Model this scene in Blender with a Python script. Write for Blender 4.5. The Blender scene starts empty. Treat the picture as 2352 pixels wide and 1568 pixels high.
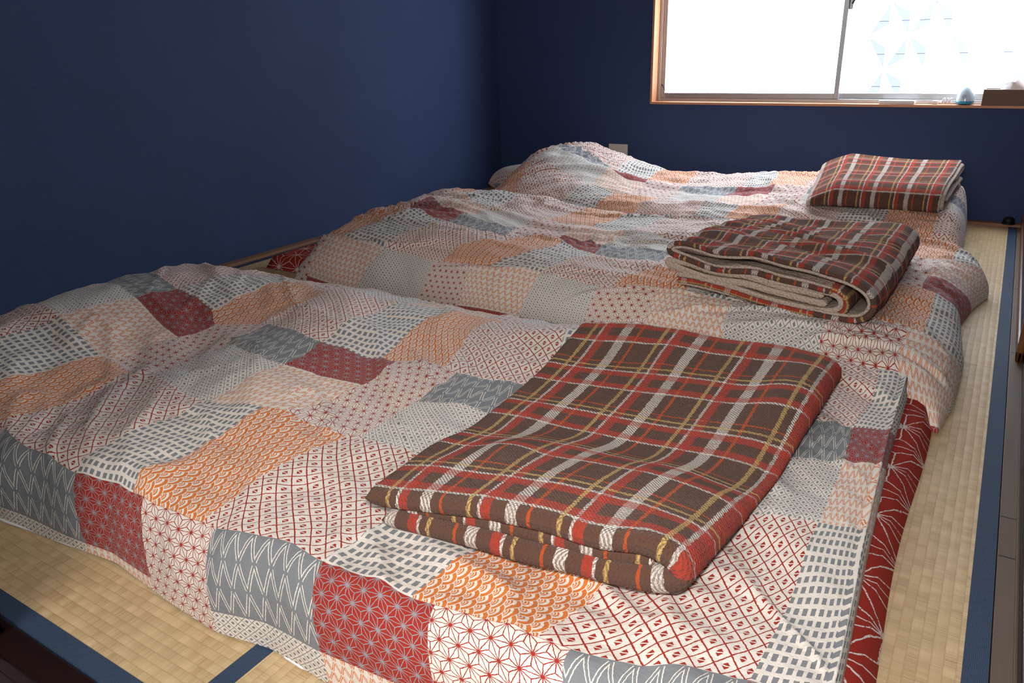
import bpy, bmesh, math, random
import numpy as np
from mathutils import Vector, Matrix

# ------------------------------------------------------------------ camera, world, lights, exposure
scene = bpy.context.scene
C = scene.collection
CAM_POS = (2.601, -0.3748, 0.8078)
CAM_YAW, CAM_PITCH, CAM_ROLL, CAM_F = 0.5722, 0.3677, -0.0300, 1750.09
cam = bpy.data.objects.new('camera', bpy.data.cameras.new('camera'))
C.objects.link(cam)
cam.data.sensor_width = 36.0
cam.data.lens = CAM_F / 2352.0 * 36.0
cam.data.clip_start = 0.02
_cy, _sy, _cp, _sp = math.cos(CAM_YAW), math.sin(CAM_YAW), math.cos(CAM_PITCH), math.sin(CAM_PITCH)
_f = Vector((-_sy * _cp, _cy * _cp, -_sp)); _r = Vector((_cy, _sy, 0)); _u = _r.cross(_f)
_r2 = math.cos(CAM_ROLL) * _r + math.sin(CAM_ROLL) * _u
_u2 = -math.sin(CAM_ROLL) * _r + math.cos(CAM_ROLL) * _u
cam.matrix_world = Matrix(((_r2.x, _u2.x, -_f.x, CAM_POS[0]), (_r2.y, _u2.y, -_f.y, CAM_POS[1]),
                           (_r2.z, _u2.z, -_f.z, CAM_POS[2]), (0, 0, 0, 1)))
scene.camera = cam

world = bpy.data.worlds.new('overcast_sky'); scene.world = world
world.use_nodes = True
bg = world.node_tree.nodes['Background']
bg.inputs['Color'].default_value = (0.90, 0.95, 1.0, 1)
bg.inputs['Strength'].default_value = 20.0

def add_area(name, loc, target, size, power, color=(1, 1, 1), size_y=None):
    l = bpy.data.lights.new(name, 'AREA'); l.energy = power; l.color = color; l.size = size
    if size_y: l.shape = 'RECTANGLE'; l.size_y = size_y
    o = bpy.data.objects.new(name, l); C.objects.link(o); o.location = loc
    o.rotation_euler = (Vector(target) - Vector(loc)).to_track_quat('-Z', 'Y').to_euler()
    return o
# the camera's own flash just above the lens, and a broad unseen fill light added on the landing behind it
add_area('camera_flash', (2.60, -0.37, 0.93), (1.55, 1.25, 0.25), 0.07, 17.0, (1.0, 0.97, 0.93))
add_area('landing_fill_light', (2.0, -1.80, 1.35), (1.7, 1.2, 0.3), 1.5, 46.0, (1.0, 0.97, 0.93))
port = add_area('window_portal', (1.845, 3.805, 1.07), (1.845, 0, 1.07), 1.84, 1.0, size_y=1.14)
port.data.cycles.is_portal = True

vs = scene.view_settings
vs.view_transform = 'Standard'; vs.look = 'None'; vs.exposure = -0.08; vs.gamma = 1.0
vs.use_curve_mapping = False
scene.cycles.max_bounces = 8
scene.cycles.transparent_max_bounces = 12
scene.cycles.sample_clamp_indirect = 6.0

W, D = 2.7025, 3.6315          # tatami area: left wall to right sill, near sill to back wall
random.seed(3)

# ------------------------------------------------------------------ node helper: arithmetic on sockets
class N:
    nt = None
    def __init__(s, sock): s.s = sock
    @staticmethod
    def m(op, *a):
        n = N.nt.nodes.new('ShaderNodeMath'); n.operation = op
        for i, x in enumerate(a):
            if isinstance(x, N): N.nt.links.new(x.s, n.inputs[i])
            else: n.inputs[i].default_value = float(x)
        return N(n.outputs[0])
    def __add__(s, o): return N.m('ADD', s, o)
    __radd__ = __add__
    def __sub__(s, o): return N.m('SUBTRACT', s, o)
    def __rsub__(s, o): return N.m('SUBTRACT', o, s)
    def __mul__(s, o): return N.m('MULTIPLY', s, o)
    __rmul__ = __mul__
    def __truediv__(s, o): return N.m('DIVIDE', s, o)
    def __neg__(s): return N.m('MULTIPLY', s, -1)
    def __abs__(s): return N.m('ABSOLUTE', s)
    def lt(s, o): return N.m('LESS_THAN', s, o)
    def gt(s, o): return N.m('GREATER_THAN', s, o)
    def fract(s): return N.m('FRACT', s)
    def floor(s): return N.m('FLOOR', s)
    def min(s, o): return N.m('MINIMUM', s, o)
    def max(s, o): return N.m('MAXIMUM', s, o)
    def mod(s, o): return N.m('FLOORED_MODULO', s, o)
    def sqrt(s): return N.m('SQRT', s)
    def sin(s): return N.m('SINE', s)
    def pow(s, o): return N.m('POWER', s, o)
    def clamp(s):
        r = N.m('ADD', s, 0); r.s.node.use_clamp = True; return r
def OR(*a):
    r = a[0]
    for x in a[1:]: r = r.max(x)
    return r
def AND(*a):
    r = a[0]
    for x in a[1:]: r = r * x
    return r
def sel(m, a, b): return b + (a - b) * m if isinstance(a, N) or isinstance(b, N) else m * (a - b) + b
def srgb(r, g, b):
    def f(c):
        c /= 255.0
        return c / 12.92 if c <= 0.04045 else ((c + 0.055) / 1.055) ** 2.4
    return (f(r), f(g), f(b), 1.0)
def mixc(fac, a, b):
    n = N.nt.nodes.new('ShaderNodeMix'); n.data_type = 'RGBA'
    for i, x in ((0, fac), (6, a), (7, b)):
        if isinstance(x, N): N.nt.links.new(x.s, n.inputs[i])
        elif i == 0: n.inputs[0].default_value = float(x)
        else: n.inputs[i].default_value = x
    return N(n.outputs[2])
def newmat(name, rough=0.6, spec=0.3, col=None, metal=0.0):
    m = bpy.data.materials.new(name); m.use_nodes = True
    N.nt = m.node_tree
    b = m.node_tree.nodes['Principled BSDF']
    b.inputs['Roughness'].default_value = rough
    b.inputs['Specular IOR Level'].default_value = spec
    b.inputs['Metallic'].default_value = metal
    if col: b.inputs['Base Color'].default_value = col
    return m, b
def coord(kind='Object'):
    n = N.nt.nodes.new('ShaderNodeTexCoord'); return N(n.outputs[kind])
def sepxyz(v):
    n = N.nt.nodes.new('ShaderNodeSeparateXYZ'); N.nt.links.new(v.s, n.inputs[0])
    return [N(n.outputs[i]) for i in range(3)]
def comb(x, y, z=0.0):
    n = N.nt.nodes.new('ShaderNodeCombineXYZ')
    for i, a in enumerate((x, y, z)):
        if isinstance(a, N): N.nt.links.new(a.s, n.inputs[i])
        else: n.inputs[i].default_value = a
    return N(n.outputs[0])
def noise(v, scale, detail=2.0, rough=0.5, out=0):
    n = N.nt.nodes.new('ShaderNodeTexNoise'); N.nt.links.new(v.s, n.inputs['Vector'])
    n.inputs['Scale'].default_value = scale; n.inputs['Detail'].default_value = detail
    n.inputs['Roughness'].default_value = rough
    return N(n.outputs[out])
def bump(b, h, strength=0.3, dist=0.002):
    n = N.nt.nodes.new('ShaderNodeBump'); n.inputs['Strength'].default_value = strength
    n.inputs['Distance'].default_value = dist
    N.nt.links.new(h.s, n.inputs['Height']); N.nt.links.new(n.outputs[0], b.inputs['Normal'])
def link(v, sock): N.nt.links.new(v.s, sock)

# ------------------------------------------------------------------ materials
CREAM = srgb(222, 214, 205); RED = srgb(154, 47, 37); GREY = srgb(124, 127, 131)
LGREY = srgb(142, 140, 146); ORANGE = srgb(206, 116, 54)
PU, PV = 0.55, 0.61              # repeat of the printed patchwork

def asanoha(U, V, c, w):
    """hemp-leaf lattice: line mask"""
    y = V / (c * 0.866); x = U / c - y * 0.5
    fu = x.fract(); fv = y.fract()
    up = (fu + fv).gt(1.0)
    b0 = sel(up, fu + fv - 1.0, 1.0 - fu - fv)
    b1 = sel(up, 1.0 - fu, fu)
    b2 = sel(up, 1.0 - fv, fv)
    lo = b0.min(b1).min(b2); hi = b0.max(b1).max(b2)
    mid = (b0 + b1 + b2) - lo - hi
    return OR(lo.lt(w), (mid - lo).lt(w * 2.0), hi.gt(0.925))

def quilt_material():
    m, b = newmat('patchwork_cotton', 0.85, 0.15)
    uv = coord('UV')
    wob = noise(uv, 260.0, 1.0, 0.5, 1)
    wx, wy, _ = sepxyz(wob)
    U0, V0, _ = sepxyz(uv)
    U = U0 + (wx - 0.5) * 0.0016; V = V0 + (wy - 0.5) * 0.0016
    uu = U0.mod(PU); vv = V0.mod(PV)
    r1 = vv.lt(0.29); r3 = vv.gt(0.47)
    # hemp leaf
    st = asanoha(U, V, 0.0257, 0.024)
    ws = mixc(st, CREAM, RED); rs = mixc(st, RED, LGREY)
    # diamonds, large red in the wide row, small grey elsewhere
    s = sel(r1, 1.0, 0.62)
    p = U / (0.0300 * s); q = V / (0.0295 * s)
    a = abs(p.fract() - 0.5); bb = abs(q.fract() - 0.5)
    d = a + bb
    line = abs(d - 0.5).lt(0.045)
    r = d.min(1.0 - d)
    inner = r.lt(0.185)
    c = sel(d.lt(0.5), bb, 0.5 - bb)
    slash = c.lt(0.025)
    dm = OR(line, inner * (1.0 - slash))
    rd = mixc(dm, CREAM, RED); gd = mixc(OR(line, inner), CREAM, GREY)
    # check of small squares
    gm = AND(abs((U / 0.0132).fract() - 0.5).lt(0.29), abs((V / 0.0172).fract() - 0.5).lt(0.30))
    gc = mixc(gm, CREAM, GREY)
    # waves
    w = 0.035; rr = w * 0.5; h = rr * 0.5
    Y = U / h; n = Y.floor(); fy = Y - n
    X = V / w
    def dist(j):
        par = ((n + float(j)) * 0.5).fract()     # 0 or .5
        dx = (X + par).fract() - 0.5
        dy = (fy - float(j)) * 0.5
        return ((dx * 2.0) * (dx * 2.0) + dy * dy).sqrt()
    dm1, d0, dp1 = dist(-1), dist(0), dist(1)
    t = sel(dm1.lt(1.0), dm1, sel(d0.lt(1.0), d0, dp1))
    ring = OR(AND(t.gt(0.66), t.lt(0.93)), AND(t.gt(0.34), t.lt(0.46)), AND(t.gt(0.17), t.lt(0.27)), t.lt(0.10))
    ow = mixc(ring, CREAM, ORANGE)
    # zigzag, broad white on grey in one row, fine orange on cream in the other
    pz = sel(r3, 0.0285, 0.0148); hz = sel(r3, 0.046, 0.0212)
    zv = abs((V / (hz * 2.0)).fract() * 2.0 - 1.0)
    zu = abs((U / pz).fract() * 2.0 - 1.0)
    zd = abs(zv - zu)
    zm = AND(abs(zd - 0.17).lt(sel(r3, 0.050, 0.088)), zv.lt(0.95), zv.gt(0.05))
    gz = mixc(zm, GREY, CREAM); oz = mixc(zm, CREAM, ORANGE)
    ga = uu.lt(0.143); gb = uu.lt(0.308)
    row1 = mixc(ga, mixc(gb, rd, ow), gc)
    ha = uu.lt(0.179); hb = uu.lt(0.344)
    row2 = mixc(ha, mixc(hb, gd, ws), oz)
    row3 = mixc(ha, mixc(hb, gz, ws), rs)
    col = mixc(r1, mixc(r3, row2, row3), row1)
    link(col, b.inputs['Base Color'])
    b.inputs['Sheen Weight'].default_value = 0.08
    obj_ = coord('Object')
    crease = noise(obj_, 38.0, 5.0, 0.62)
    fine = noise(obj_, 130.0, 3.0, 0.6)
    bump(b, crease * 1.0 + fine * 0.35, 0.42, 0.008)
    return m

def plaid_material():
    m, b = newmat('plaid_fleece', 0.95, 0.05)
    uv = coord('UV')
    wob = noise(uv, 150.0, 4.0, 0.75, 1); wx, wy, _ = sepxyz(wob)
    U0, V0, _ = sepxyz(uv)
    U = U0 + (wx - 0.5) * 0.008; V = V0 + (wy - 0.5) * 0.008
    BR = srgb(100, 70, 57); RD = srgb(192, 62, 44); WH = srgb(232, 222, 212); YE = srgb(216, 180, 110); OR_ = srgb(214, 88, 30)
    fz = noise(uv, 700.0, 2.0, 0.6)
    tw = (((((U0 + V0) / 0.0058 + (fz - 0.5) * 1.1).fract() - 0.5).__abs__() - 0.25) * 5.0 + 0.5).clamp()
    tw2 = (((((U0 - V0) / 0.0058 + (fz - 0.5) * 1.1).fract() - 0.5).__abs__() - 0.25) * 5.0 + 0.5).clamp()
    def band(t, a, z): return AND(t.gt(a), t.lt(z))
    t = (U / 0.128).fract(); s = (V / 0.175).fract()
    uW = band(t, .13, .165); uR = band(t, .165, .275); uG = band(t, .44, .57); uY = band(t, .0, .045); uO = band(t, .68, .715)
    vW = OR(band(s, .0, .030), band(s, .40, .430)); vR = OR(band(s, .030, .13), band(s, .30, .40)); vY = band(s, .49, .522); vO = band(s, .60, .62)
    col = mixc(OR(uR, vR), BR, mixc(AND(uR, vR), mixc(0.30, RD, BR), RD))
    col = mixc(OR(uO, vO) * sel(AND(uO, vO), 1.0, 0.72), col, OR_)
    uWh = OR(uW, uG); hasw = OR(uWh, vW); both = AND(uWh, vW)
    amt = hasw * sel(both, 1.0, sel(OR(uR, vR), 0.5, 1.0) * (tw * 0.66 + 0.30))
    col = mixc(amt, col, WH)
    yy = OR(uY, vY) * (tw2 * 0.55 + 0.35)
    col = mixc(yy, col, YE)
    v = noise(coord('Object'), 220.0, 2.0)
    dark = mixc((v - 0.35).clamp() * 0.9, col, srgb(60, 38, 30))
    link(mixc(0.35, col, dark), b.inputs['Base Color'])
    b.inputs['Sheen Weight'].default_value = 0.12
    waf = ((U0 * 1100.0).sin() * (V0 * 1100.0).sin()) * 0.5
    fuzz = noise(coord('Object'), 420.0, 2.0, 0.6)
    bump(b, waf * 0.55 + fuzz * 1.0, 0.9, 0.0045)
    return m

def simple_noise_mat(name, ca, cb, scale, rough=0.6, spec=0.3, bumpd=0.0, stretch=(1, 1, 1), detail=4.0):
    m, b = newmat(name, rough, spec)
    x, y, z = sepxyz(coord('Object'))
    v = comb(x * stretch[0], y * stretch[1], z * stretch[2])
    n = noise(v, scale, detail)
    link(mixc(((n - 0.3) * 2.2).clamp(), ca, cb), b.inputs['Base Color'])
    if bumpd: bump(b, n, 0.4, bumpd)
    return m

def fleece_material():
    m, b = newmat('cream_sherpa', 0.95, 0.05)
    o = coord('Object')
    v = N.nt.nodes.new('ShaderNodeTexVoronoi'); v.inputs['Scale'].default_value = 160.0
    N.nt.links.new(o.s, v.inputs['Vector'])
    d = N(v.outputs['Distance'])
    link(mixc(d, srgb(200, 182, 168), srgb(164, 146, 132)), b.inputs['Base Color'])
    bump(b, 1.0 - d, 0.8, 0.004)
    return m

def wall_material():
    m, b = newmat('navy_fibre_wallpaper', 0.72, 0.25)
    o = coord('Object')
    x, y, z = sepxyz(o)
    n1 = noise(o, 3.0, 3.0)
    fib = noise(comb(x * 0.35, y * 0.35, z * 2.2), 60.0, 4.0, 0.7)
    fib2 = noise(comb(x * 1.6 + z * 1.3, y * 1.6 + z * 1.1, z * 0.5), 45.0, 4.0, 0.7)
    f = OR((fib - 0.60).clamp() * 4.0, (fib2 - 0.62).clamp() * 4.0).clamp()
    base = mixc(n1, srgb(47, 62, 96), srgb(53, 70, 106))
    link(mixc(f * 0.55, base, srgb(78, 98, 140)), b.inputs['Base Color'])
    bump(b, fib + fib2 + noise(o, 300.0, 2.0) * 0.6, 0.35, 0.002)
    return m

def tatami_material():
    m, b = newmat('rush_weave', 0.55, 0.35)
    x, y, z = sepxyz(coord('UV'))          # x along the mat's length, y across
    jit = noise(comb(x * 0.4, y * 3.0), 9.0, 2.0)
    rib = (y / 0.0155 + jit * 0.15)
    fr = rib.fract(); row = rib.floor()
    strand = noise(comb(x * 420.0, row * 7.3, row * 1.7), 1.0, 3.0, 0.7)
    big = noise(comb(x * 34.0, row * 3.1, 0.0), 1.0, 2.0)
    tint = mixc(((strand - 0.3) * 2.0).clamp(), srgb(172, 142, 102), srgb(210, 186, 146))
    tint = mixc(((big - 0.40) * 3.0).clamp() * 0.75, tint, srgb(218, 192, 150))
    green = noise(comb(x, y), 5.0, 2.0)
    tint = mixc(((green - 0.5) * 2.0).clamp() * 0.45, tint, srgb(190, 178, 128))
    gap = abs(fr - 0.5).gt(0.42)
    link(mixc(gap * 0.28, tint, srgb(172, 138, 96)), b.inputs['Base Color'])
    hgt = (1.0 - abs(fr - 0.5) * 2.0).clamp().pow(0.5) + strand * 0.4
    bump(b, hgt, 0.5, 0.0015)
    return m

def heri_material():
    m, b = newmat('navy_border_cloth', 0.7, 0.2)
    x, y, z = sepxyz(coord('UV'))
    s = 0.0024
    cx = (x / (s * 4)).floor(); cyy = (y / (s * 4)).floor()
    odd = ((cx + cyy) * 0.5).fract().gt(0.25)
    st = sel(odd, (x / s).fract(), (y / s).fract()).lt(0.45)
    link(mixc(st, srgb(50, 63, 84), srgb(62, 79, 103)), b.inputs['Base Color'])
    bump(b, st, 0.4, 0.0008)
    return m

def wood_material(name, ca, cb, scale=18.0, axis=0, rough=0.45, spec=0.4):
    m, b = newmat(name, rough, spec)
    p = list(sepxyz(coord('Object')))
    p[axis] = p[axis] * 0.08
    v = comb(*p)
    n = noise(v, scale * 4, 6.0, 0.65); n2 = noise(v, scale, 3.0)
    link(mixc(((n * 0.6 + n2 * 0.6) - 0.25).clamp(), ca, cb), b.inputs['Base Color'])
    bump(b, n, 0.15, 0.001)
    return m

def sheet_red_material():
    m, b = newmat('red_hemp_leaf_cotton', 0.85, 0.15)
    uv = coord('UV')
    wob = noise(uv, 60.0, 2.0, 0.5, 1); wx, wy, _ = sepxyz(wob)
    U0, V0, _ = sepxyz(uv)
    U = U0 + (wx - 0.5) * 0.006; V = V0 + (wy - 0.5) * 0.006
    st = asanoha(U, V, 0.105, 0.013)
    brk = noise(uv, 300.0, 2.0).gt(0.40)
    link(mixc(st * brk, srgb(158, 50, 40), srgb(226, 214, 208)), b.inputs['Base Color'])
    bump(b, noise(coord('Object'), 60.0, 4.0), 0.3, 0.004)
    return m

def glass_material():
    m = bpy.data.materials.new('frosted_window_glass'); m.use_nodes = True
    nt = m.node_tree; N.nt = nt; nt.nodes.clear()
    out = nt.nodes.new('ShaderNodeOutputMaterial')
    tr = nt.nodes.new('ShaderNodeBsdfTransparent'); tl = nt.nodes.new('ShaderNodeBsdfTranslucent')
    gl = nt.nodes.new('ShaderNodeBsdfGlossy'); gl.inputs['Roughness'].default_value = 0.25
    x, y, z = sepxyz(coord('Object'))
    c = 0.17
    line = asanoha(x, z, c, 0.010)
    yy = z / (c * 0.866); xx = x / c - yy * 0.5
    fu = xx.fract(); fv = yy.fract(); up = (fu + fv).gt(1.0)
    b0 = sel(up, fu + fv - 1.0, 1.0 - fu - fv); b1 = sel(up, 1.0 - fu, fu); b2 = sel(up, 1.0 - fv, fv)
    # clear leaves of the etched star pattern between frosted ones
    pick = noise(comb(xx.floor(), yy.floor(), up * 3.0), 3.7, 0.0).gt(0.51)
    clear = AND(sel(up, b0.lt(b1.min(b2)), b1.lt(b0.min(b2))), pick, 1.0 - line)
    tr.inputs['Color'].default_value = (0.93, 0.95, 0.97, 1)
    tl.inputs['Color'].default_value = (0.90, 0.92, 0.94, 1)
    m1 = nt.nodes.new('ShaderNodeMixShader')
    link((1.0 - clear) * 0.36, m1.inputs[0])
    nt.links.new(tr.outputs[0], m1.inputs[1]); nt.links.new(tl.outputs[0], m1.inputs[2])
    m2 = nt.nodes.new('ShaderNodeMixShader'); m2.inputs[0].default_value = 0.04
    nt.links.new(m1.outputs[0], m2.inputs[1]); nt.links.new(gl.outputs[0], m2.inputs[2])
    nt.links.new(m2.outputs[0], out.inputs[0])
    return m

M = {}
M['quilt'] = quilt_material(); M['plaid'] = plaid_material(); M['fleece'] = fleece_material()
M['wall'] = wall_material(); M['tatami'] = tatami_material(); M['heri'] = heri_material()
M['sheet_red'] = sheet_red_material(); M['glass'] = glass_material()
M['base_wood'] = wood_material('worn_cedar_strip', srgb(120, 84, 60), srgb(172, 132, 100), 14.0, 1)
M['back_wood'] = wood_material('worn_cedar_strip_back', srgb(120, 84, 60), srgb(172, 132, 100), 14.0, 0)
M['sill_wood'] = wood_material('grey_worn_track_wood', srgb(92, 78, 68), srgb(122, 106, 92), 12.0, 1, 0.6, 0.2)
M['dark_wood'] = wood_material('dark_lacquered_wood', srgb(24, 12, 11), srgb(42, 22, 18), 10.0, 0, 0.35, 0.5)
M['frame_wood'] = wood_material('window_casing_wood', srgb(178, 118, 82), srgb(206, 150, 112), 10.0, 0, 0.4, 0.4)
M['door_wood'] = wood_material('brown_door_rail', srgb(96, 54, 26), srgb(130, 78, 38), 10.0, 1, 0.4, 0.4)
M['box_wood'] = wood_material('walnut_box_veneer', srgb(92, 66, 48), srgb(128, 96, 72), 16.0, 0, 0.5, 0.3)
M['alu'] = newmat('brushed_aluminium', 0.38, 0.5, srgb(176, 178, 182), 0.85)[0]
M['plastic'] = newmat('ivory_plastic', 0.4, 0.4, srgb(206, 196, 186))[0]
M['white_plastic'] = newmat('white_plastic', 0.3, 0.5, srgb(228, 228, 228))[0]
M['egg_white'] = newmat('glossy_pale_blue_plastic', 0.15, 0.5, srgb(206, 226, 236))[0]
M['turq'] = newmat('turquoise_plastic', 0.25, 0.5, srgb(58, 158, 190))[0]
M['dark_plastic'] = newmat('dark_slot', 0.5, 0.3, srgb(40, 38, 38))[0]
M['grey_print'] = newmat('grey_print', 0.5, 0.3, srgb(120, 128, 134))[0]
M['black_rubber'] = newmat('black_rubber', 0.6, 0.3, srgb(16, 16, 18))[0]
M['tissue'] = newmat('white_tissue', 0.9, 0.1, srgb(240, 240, 244))[0]
M['white_tape'] = newmat('white_zip_tape', 0.8, 0.2, srgb(232, 230, 236))[0]
M['ceiling'] = simple_noise_mat('ceiling_board', srgb(150, 130, 108), srgb(176, 156, 132), 6.0, 0.7, 0.2, 0, (6, 0.3, 1))
M['landing'] = simple_noise_mat('landing_floor', srgb(70, 46, 32), srgb(96, 66, 46), 8.0, 0.4, 0.4, 0, (0.3, 6, 1))
M['plaster'] = simple_noise_mat('landing_plaster', srgb(176, 168, 156), srgb(190, 182, 170), 6.0, 0.8, 0.2)
M['fusuma'] = simple_noise_mat('navy_door_paper', srgb(26, 34, 58), srgb(32, 42, 70), 10.0, 0.7, 0.2)

# ------------------------------------------------------------------ mesh helpers
def mk(name, verts, faces, mat, parent=None, smooth=False, uvs=None):
    me = bpy.data.meshes.new(name)
    me.from_pydata([tuple(v) for v in verts], [], [tuple(f) for f in faces])
    me.update()
    if uvs is not None:
        l = me.uv_layers.new(name='UVMap')
        idx = np.zeros(len(me.loops), dtype=np.int32); me.loops.foreach_get('vertex_index', idx)
        l.data.foreach_set('uv', np.asarray(uvs, dtype=np.float32)[idx].ravel())
    if smooth:
        me.polygons.foreach_set('use_smooth', np.ones(len(me.polygons), dtype=bool))
    o = bpy.data.objects.new(name, me); C.objects.link(o)
    if mat: me.materials.append(M[mat] if isinstance(mat, str) else mat)
    if parent: o.parent = parent
    return o
def from_bm(name, bm, mat, parent=None, smooth=False):
    me = bpy.data.meshes.new(name); bm.to_mesh(me); bm.free()
    if smooth: me.polygons.foreach_set('use_smooth', np.ones(len(me.polygons), dtype=bool))
    o = bpy.data.objects.new(name, me); C.objects.link(o)
    me.materials.append(M[mat] if isinstance(mat, str) else mat)
    if parent: o.parent = parent
    return o
def box(name, lo, hi, mat, parent=None, bev=0.0, seg=2):
    bm = bmesh.new(); bmesh.ops.create_cube(bm, size=1.0)
    for v in bm.verts:
        v.co = Vector([lo[i] + (v.co[i] + 0.5) * (hi[i] - lo[i]) for i in range(3)])
    if bev:
        bmesh.ops.bevel(bm, geom=bm.edges[:], offset=bev, segments=seg, affect='EDGES', profile=0.5)
    return from_bm(name, bm, mat, parent)
def empty(name, loc=(0, 0, 0)):
    o = bpy.data.objects.new(name, None); C.objects.link(o); o.location = loc
    o.empty_display_size = 0.05
    return o
def tag(o, label=None, cat=None, group=None, kind=None):
    if label: o['label'] = label
    if cat: o['category'] = cat
    if group: o['group'] = group
    if kind: o['kind'] = kind
    return o
def struct(o, label=None): return tag(o, label, kind='structure')
def tube(name, pts, r, mat, parent=None, seg=8):
    pts = [Vector(p) for p in pts]; vs_, fs = [], []
    n = len(pts)
    for i, p in enumerate(pts):
        t = (pts[min(i + 1, n - 1)] - pts[max(i - 1, 0)]).normalized()
        a = t.cross(Vector((0, 0, 1)))
        if a.length < 1e-4: a = Vector((1, 0, 0))
        a.normalize(); b_ = t.cross(a)
        for k in range(seg):
            th = 2 * math.pi * k / seg
            vs_.append(p + a * r * math.cos(th) + b_ * r * math.sin(th))
    for i in range(n - 1):
        for k in range(seg):
            k2 = (k + 1) % seg
            fs.append((i * seg + k, i * seg + k2, (i + 1) * seg + k2, (i + 1) * seg + k))
    fs.append(tuple(range(seg))[::-1]); fs.append(tuple((n - 1) * seg + k for k in range(seg)))
    return mk(name, vs_, fs, mat, parent, True)
def lathe(name, prof, mat, parent=None, seg=32, center=(0, 0, 0)):
    vs_, fs = [], []
    for r, z in prof:
        for k in range(seg):
            th = 2 * math.pi * k / seg
            vs_.append((center[0] + r * math.cos(th), center[1] + r * math.sin(th), center[2] + z))
    for i in range(len(prof) - 1):
        for k in range(seg):
            k2 = (k + 1) % seg
            fs.append((i * seg + k, i * seg + k2, (i + 1) * seg + k2, (i + 1) * seg + k))
    return mk(name, vs_, fs, mat, parent, True)

# ------------------------------------------------------------------ room shell
floor = struct(box('floor', (-0.06, -1.9, -0.16), (3.6, D + 0.05, -0.05), 'landing'))
HZ = 0.03
def tatami(x0, x1, y0, y1, along):
    """one mat, long side along 'x' or 'y', with a cloth border on its two long edges"""
    g = 0.0012
    x0 += g; x1 -= g; y0 += g; y1 -= g
    o = box('tatami_mat', (x0, y0, -0.05), (x1, y1, 0.0), 'tatami', floor)
    me = o.data; l = me.uv_layers.new(name='UVMap')
    for lp in me.loops:
        c = me.vertices[lp.vertex_index].co
        l.data[lp.index].uv = (c.x, c.y) if along == 'x' else (c.y, c.x)
    t = 0.0012
    if along == 'x': bands = [(x0, x1, y0, y0 + HZ), (x0, x1, y1 - HZ, y1)]
    else: bands = [(x0, x0 + HZ, y0, y1), (x1 - HZ, x1, y0, y1)]
    for a, b_, c, d in bands:
        h = box('border', (a - 0.0006, c - 0.0006, -0.04), (b_ + 0.0006, d + 0.0006, t), 'heri', o)
        l = h.data.uv_layers.new(name='UVMap')
        for lp in h.data.loops:
            v = h.data.vertices[lp.vertex_index].co
            l.data[lp.index].uv = (v.x, v.y)
    return o
XM = W - 0.91; YH = D / 2
tatami(XM, W, 0, YH, 'y'); tatami(XM, W, YH, D, 'y')
tatami(0, XM, 0, 0.905, 'x'); tatami(0, XM, D - 0.905, D, 'x')
tatami(0, XM / 2, 0.905, D - 0.905, 'y'); tatami(XM / 2, XM, 0.905, D - 0.905, 'y')

HC = 2.35
struct(box('wall_left', (-0.16, -0.02, -0.05), (-0.045, D + 0.16, HC), 'wall'))
# worn wooden strip between tatami and left wall, flush with the mats
struct(box('baseboard_left', (-0.05, 0.0, -0.05), (-0.0005, D, 0.012), 'base_wood', None, 0.002))
struct(box('baseboard_back', (-0.045, D + 0.0005, -0.05), (W + 0.15, D + 0.045, 0.012), 'back_wood', None, 0.002))
# back wall with the window opening
YB = D + 0.045
WX0, WX1, WZ0, WZ1 = 0.945, 2.745, 0.515, 1.62
bw = bmesh.new()
def addbox(bm, lo, hi):
    r = bmesh.ops.create_cube(bm, size=1.0)
    for v in r['verts']: v.co = Vector([lo[i] + (v.co[i] + 0.5) * (hi[i] - lo[i]) for i in range(3)])
g_ = 0.006
addbox(bw, (-0.05, YB, -0.05), (WX0 - g_, YB + 0.12, HC)); addbox(bw, (WX1 + g_, YB, -0.05), (3.4, YB + 0.12, HC))
addbox(bw, (WX0 - g_, YB, -0.05), (WX1 + g_, YB + 0.12, WZ0 - g_)); addbox(bw, (WX0 - g_, YB, WZ1 + g_), (WX1 + g_, YB + 0.12, HC))
struct(from_bm('wall_back', bw, 'wall'))
struct(box('ceiling', (-0.16, -1.95, HC), (3.7, D + 0.2, HC + 0.05), 'ceiling'))
# right side: track sill, lintel wall
t1 = struct(box('trim_1', (W + 0.001, -0.16, -0.05), (W + 0.125, D, 0.002), 'sill_wood', None, 0.001), 'worn grey wooden door track beside the right tatami')
box('track_lip', (W + 0.0265, -0.16, 0.0015), (W + 0.0290, D, 0.005), 'sill_wood', t1)
for gy in (0.93, 1.06, 1.95, 2.6):
    box('track_joint', (W + 0.002, gy, 0.0012), (W + 0.0265, gy + 0.003, 0.0024), 'dark_plastic', t1)
struct(box('wall_right', (W, -0.16, 1.80), (W + 0.13, D + 0.05, HC), 'wall'))
def door(name, lo, hi, axis, rail=0.035, label=None, wood='dark_wood'):
    root = empty(name, (lo[0], lo[1], lo[2]))
    o = box('door_panel', [lo[i] + (0.006 if i != axis and i != 2 else 0.01) - root.location[i] for i in range(3)],
            [hi[i] - (0.006 if i != axis and i != 2 else 0.01) - root.location[i] for i in range(3)], 'fusuma', root)
    L = [a - b_ for a, b_ in zip(lo, root.location)]; H_ = [a - b_ for a, b_ in zip(hi, root.location)]
    for k in (0, 1):
        a = L[:]; b_ = H_[:]
        if k == 0: b_[axis] = L[axis] + rail
        else: a[axis] = H_[axis] - rail
        box('stile', a, b_, wood, root, 0.006)
        a = L[:]; b_ = H_[:]
        if k == 0: b_[2] = L[2] + rail
        else: a[2] = H_[2] - rail
        box('rail', a, b_, wood, root, 0.006)
    return struct(root, label)
door('door_1', [W + 0.0125, 1.86, 0.0055], [W + 0.0285, D - 0.002, 1.80], 1, 0.035, 'dark sliding door with brown frame along the right side', 'door_wood')
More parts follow.
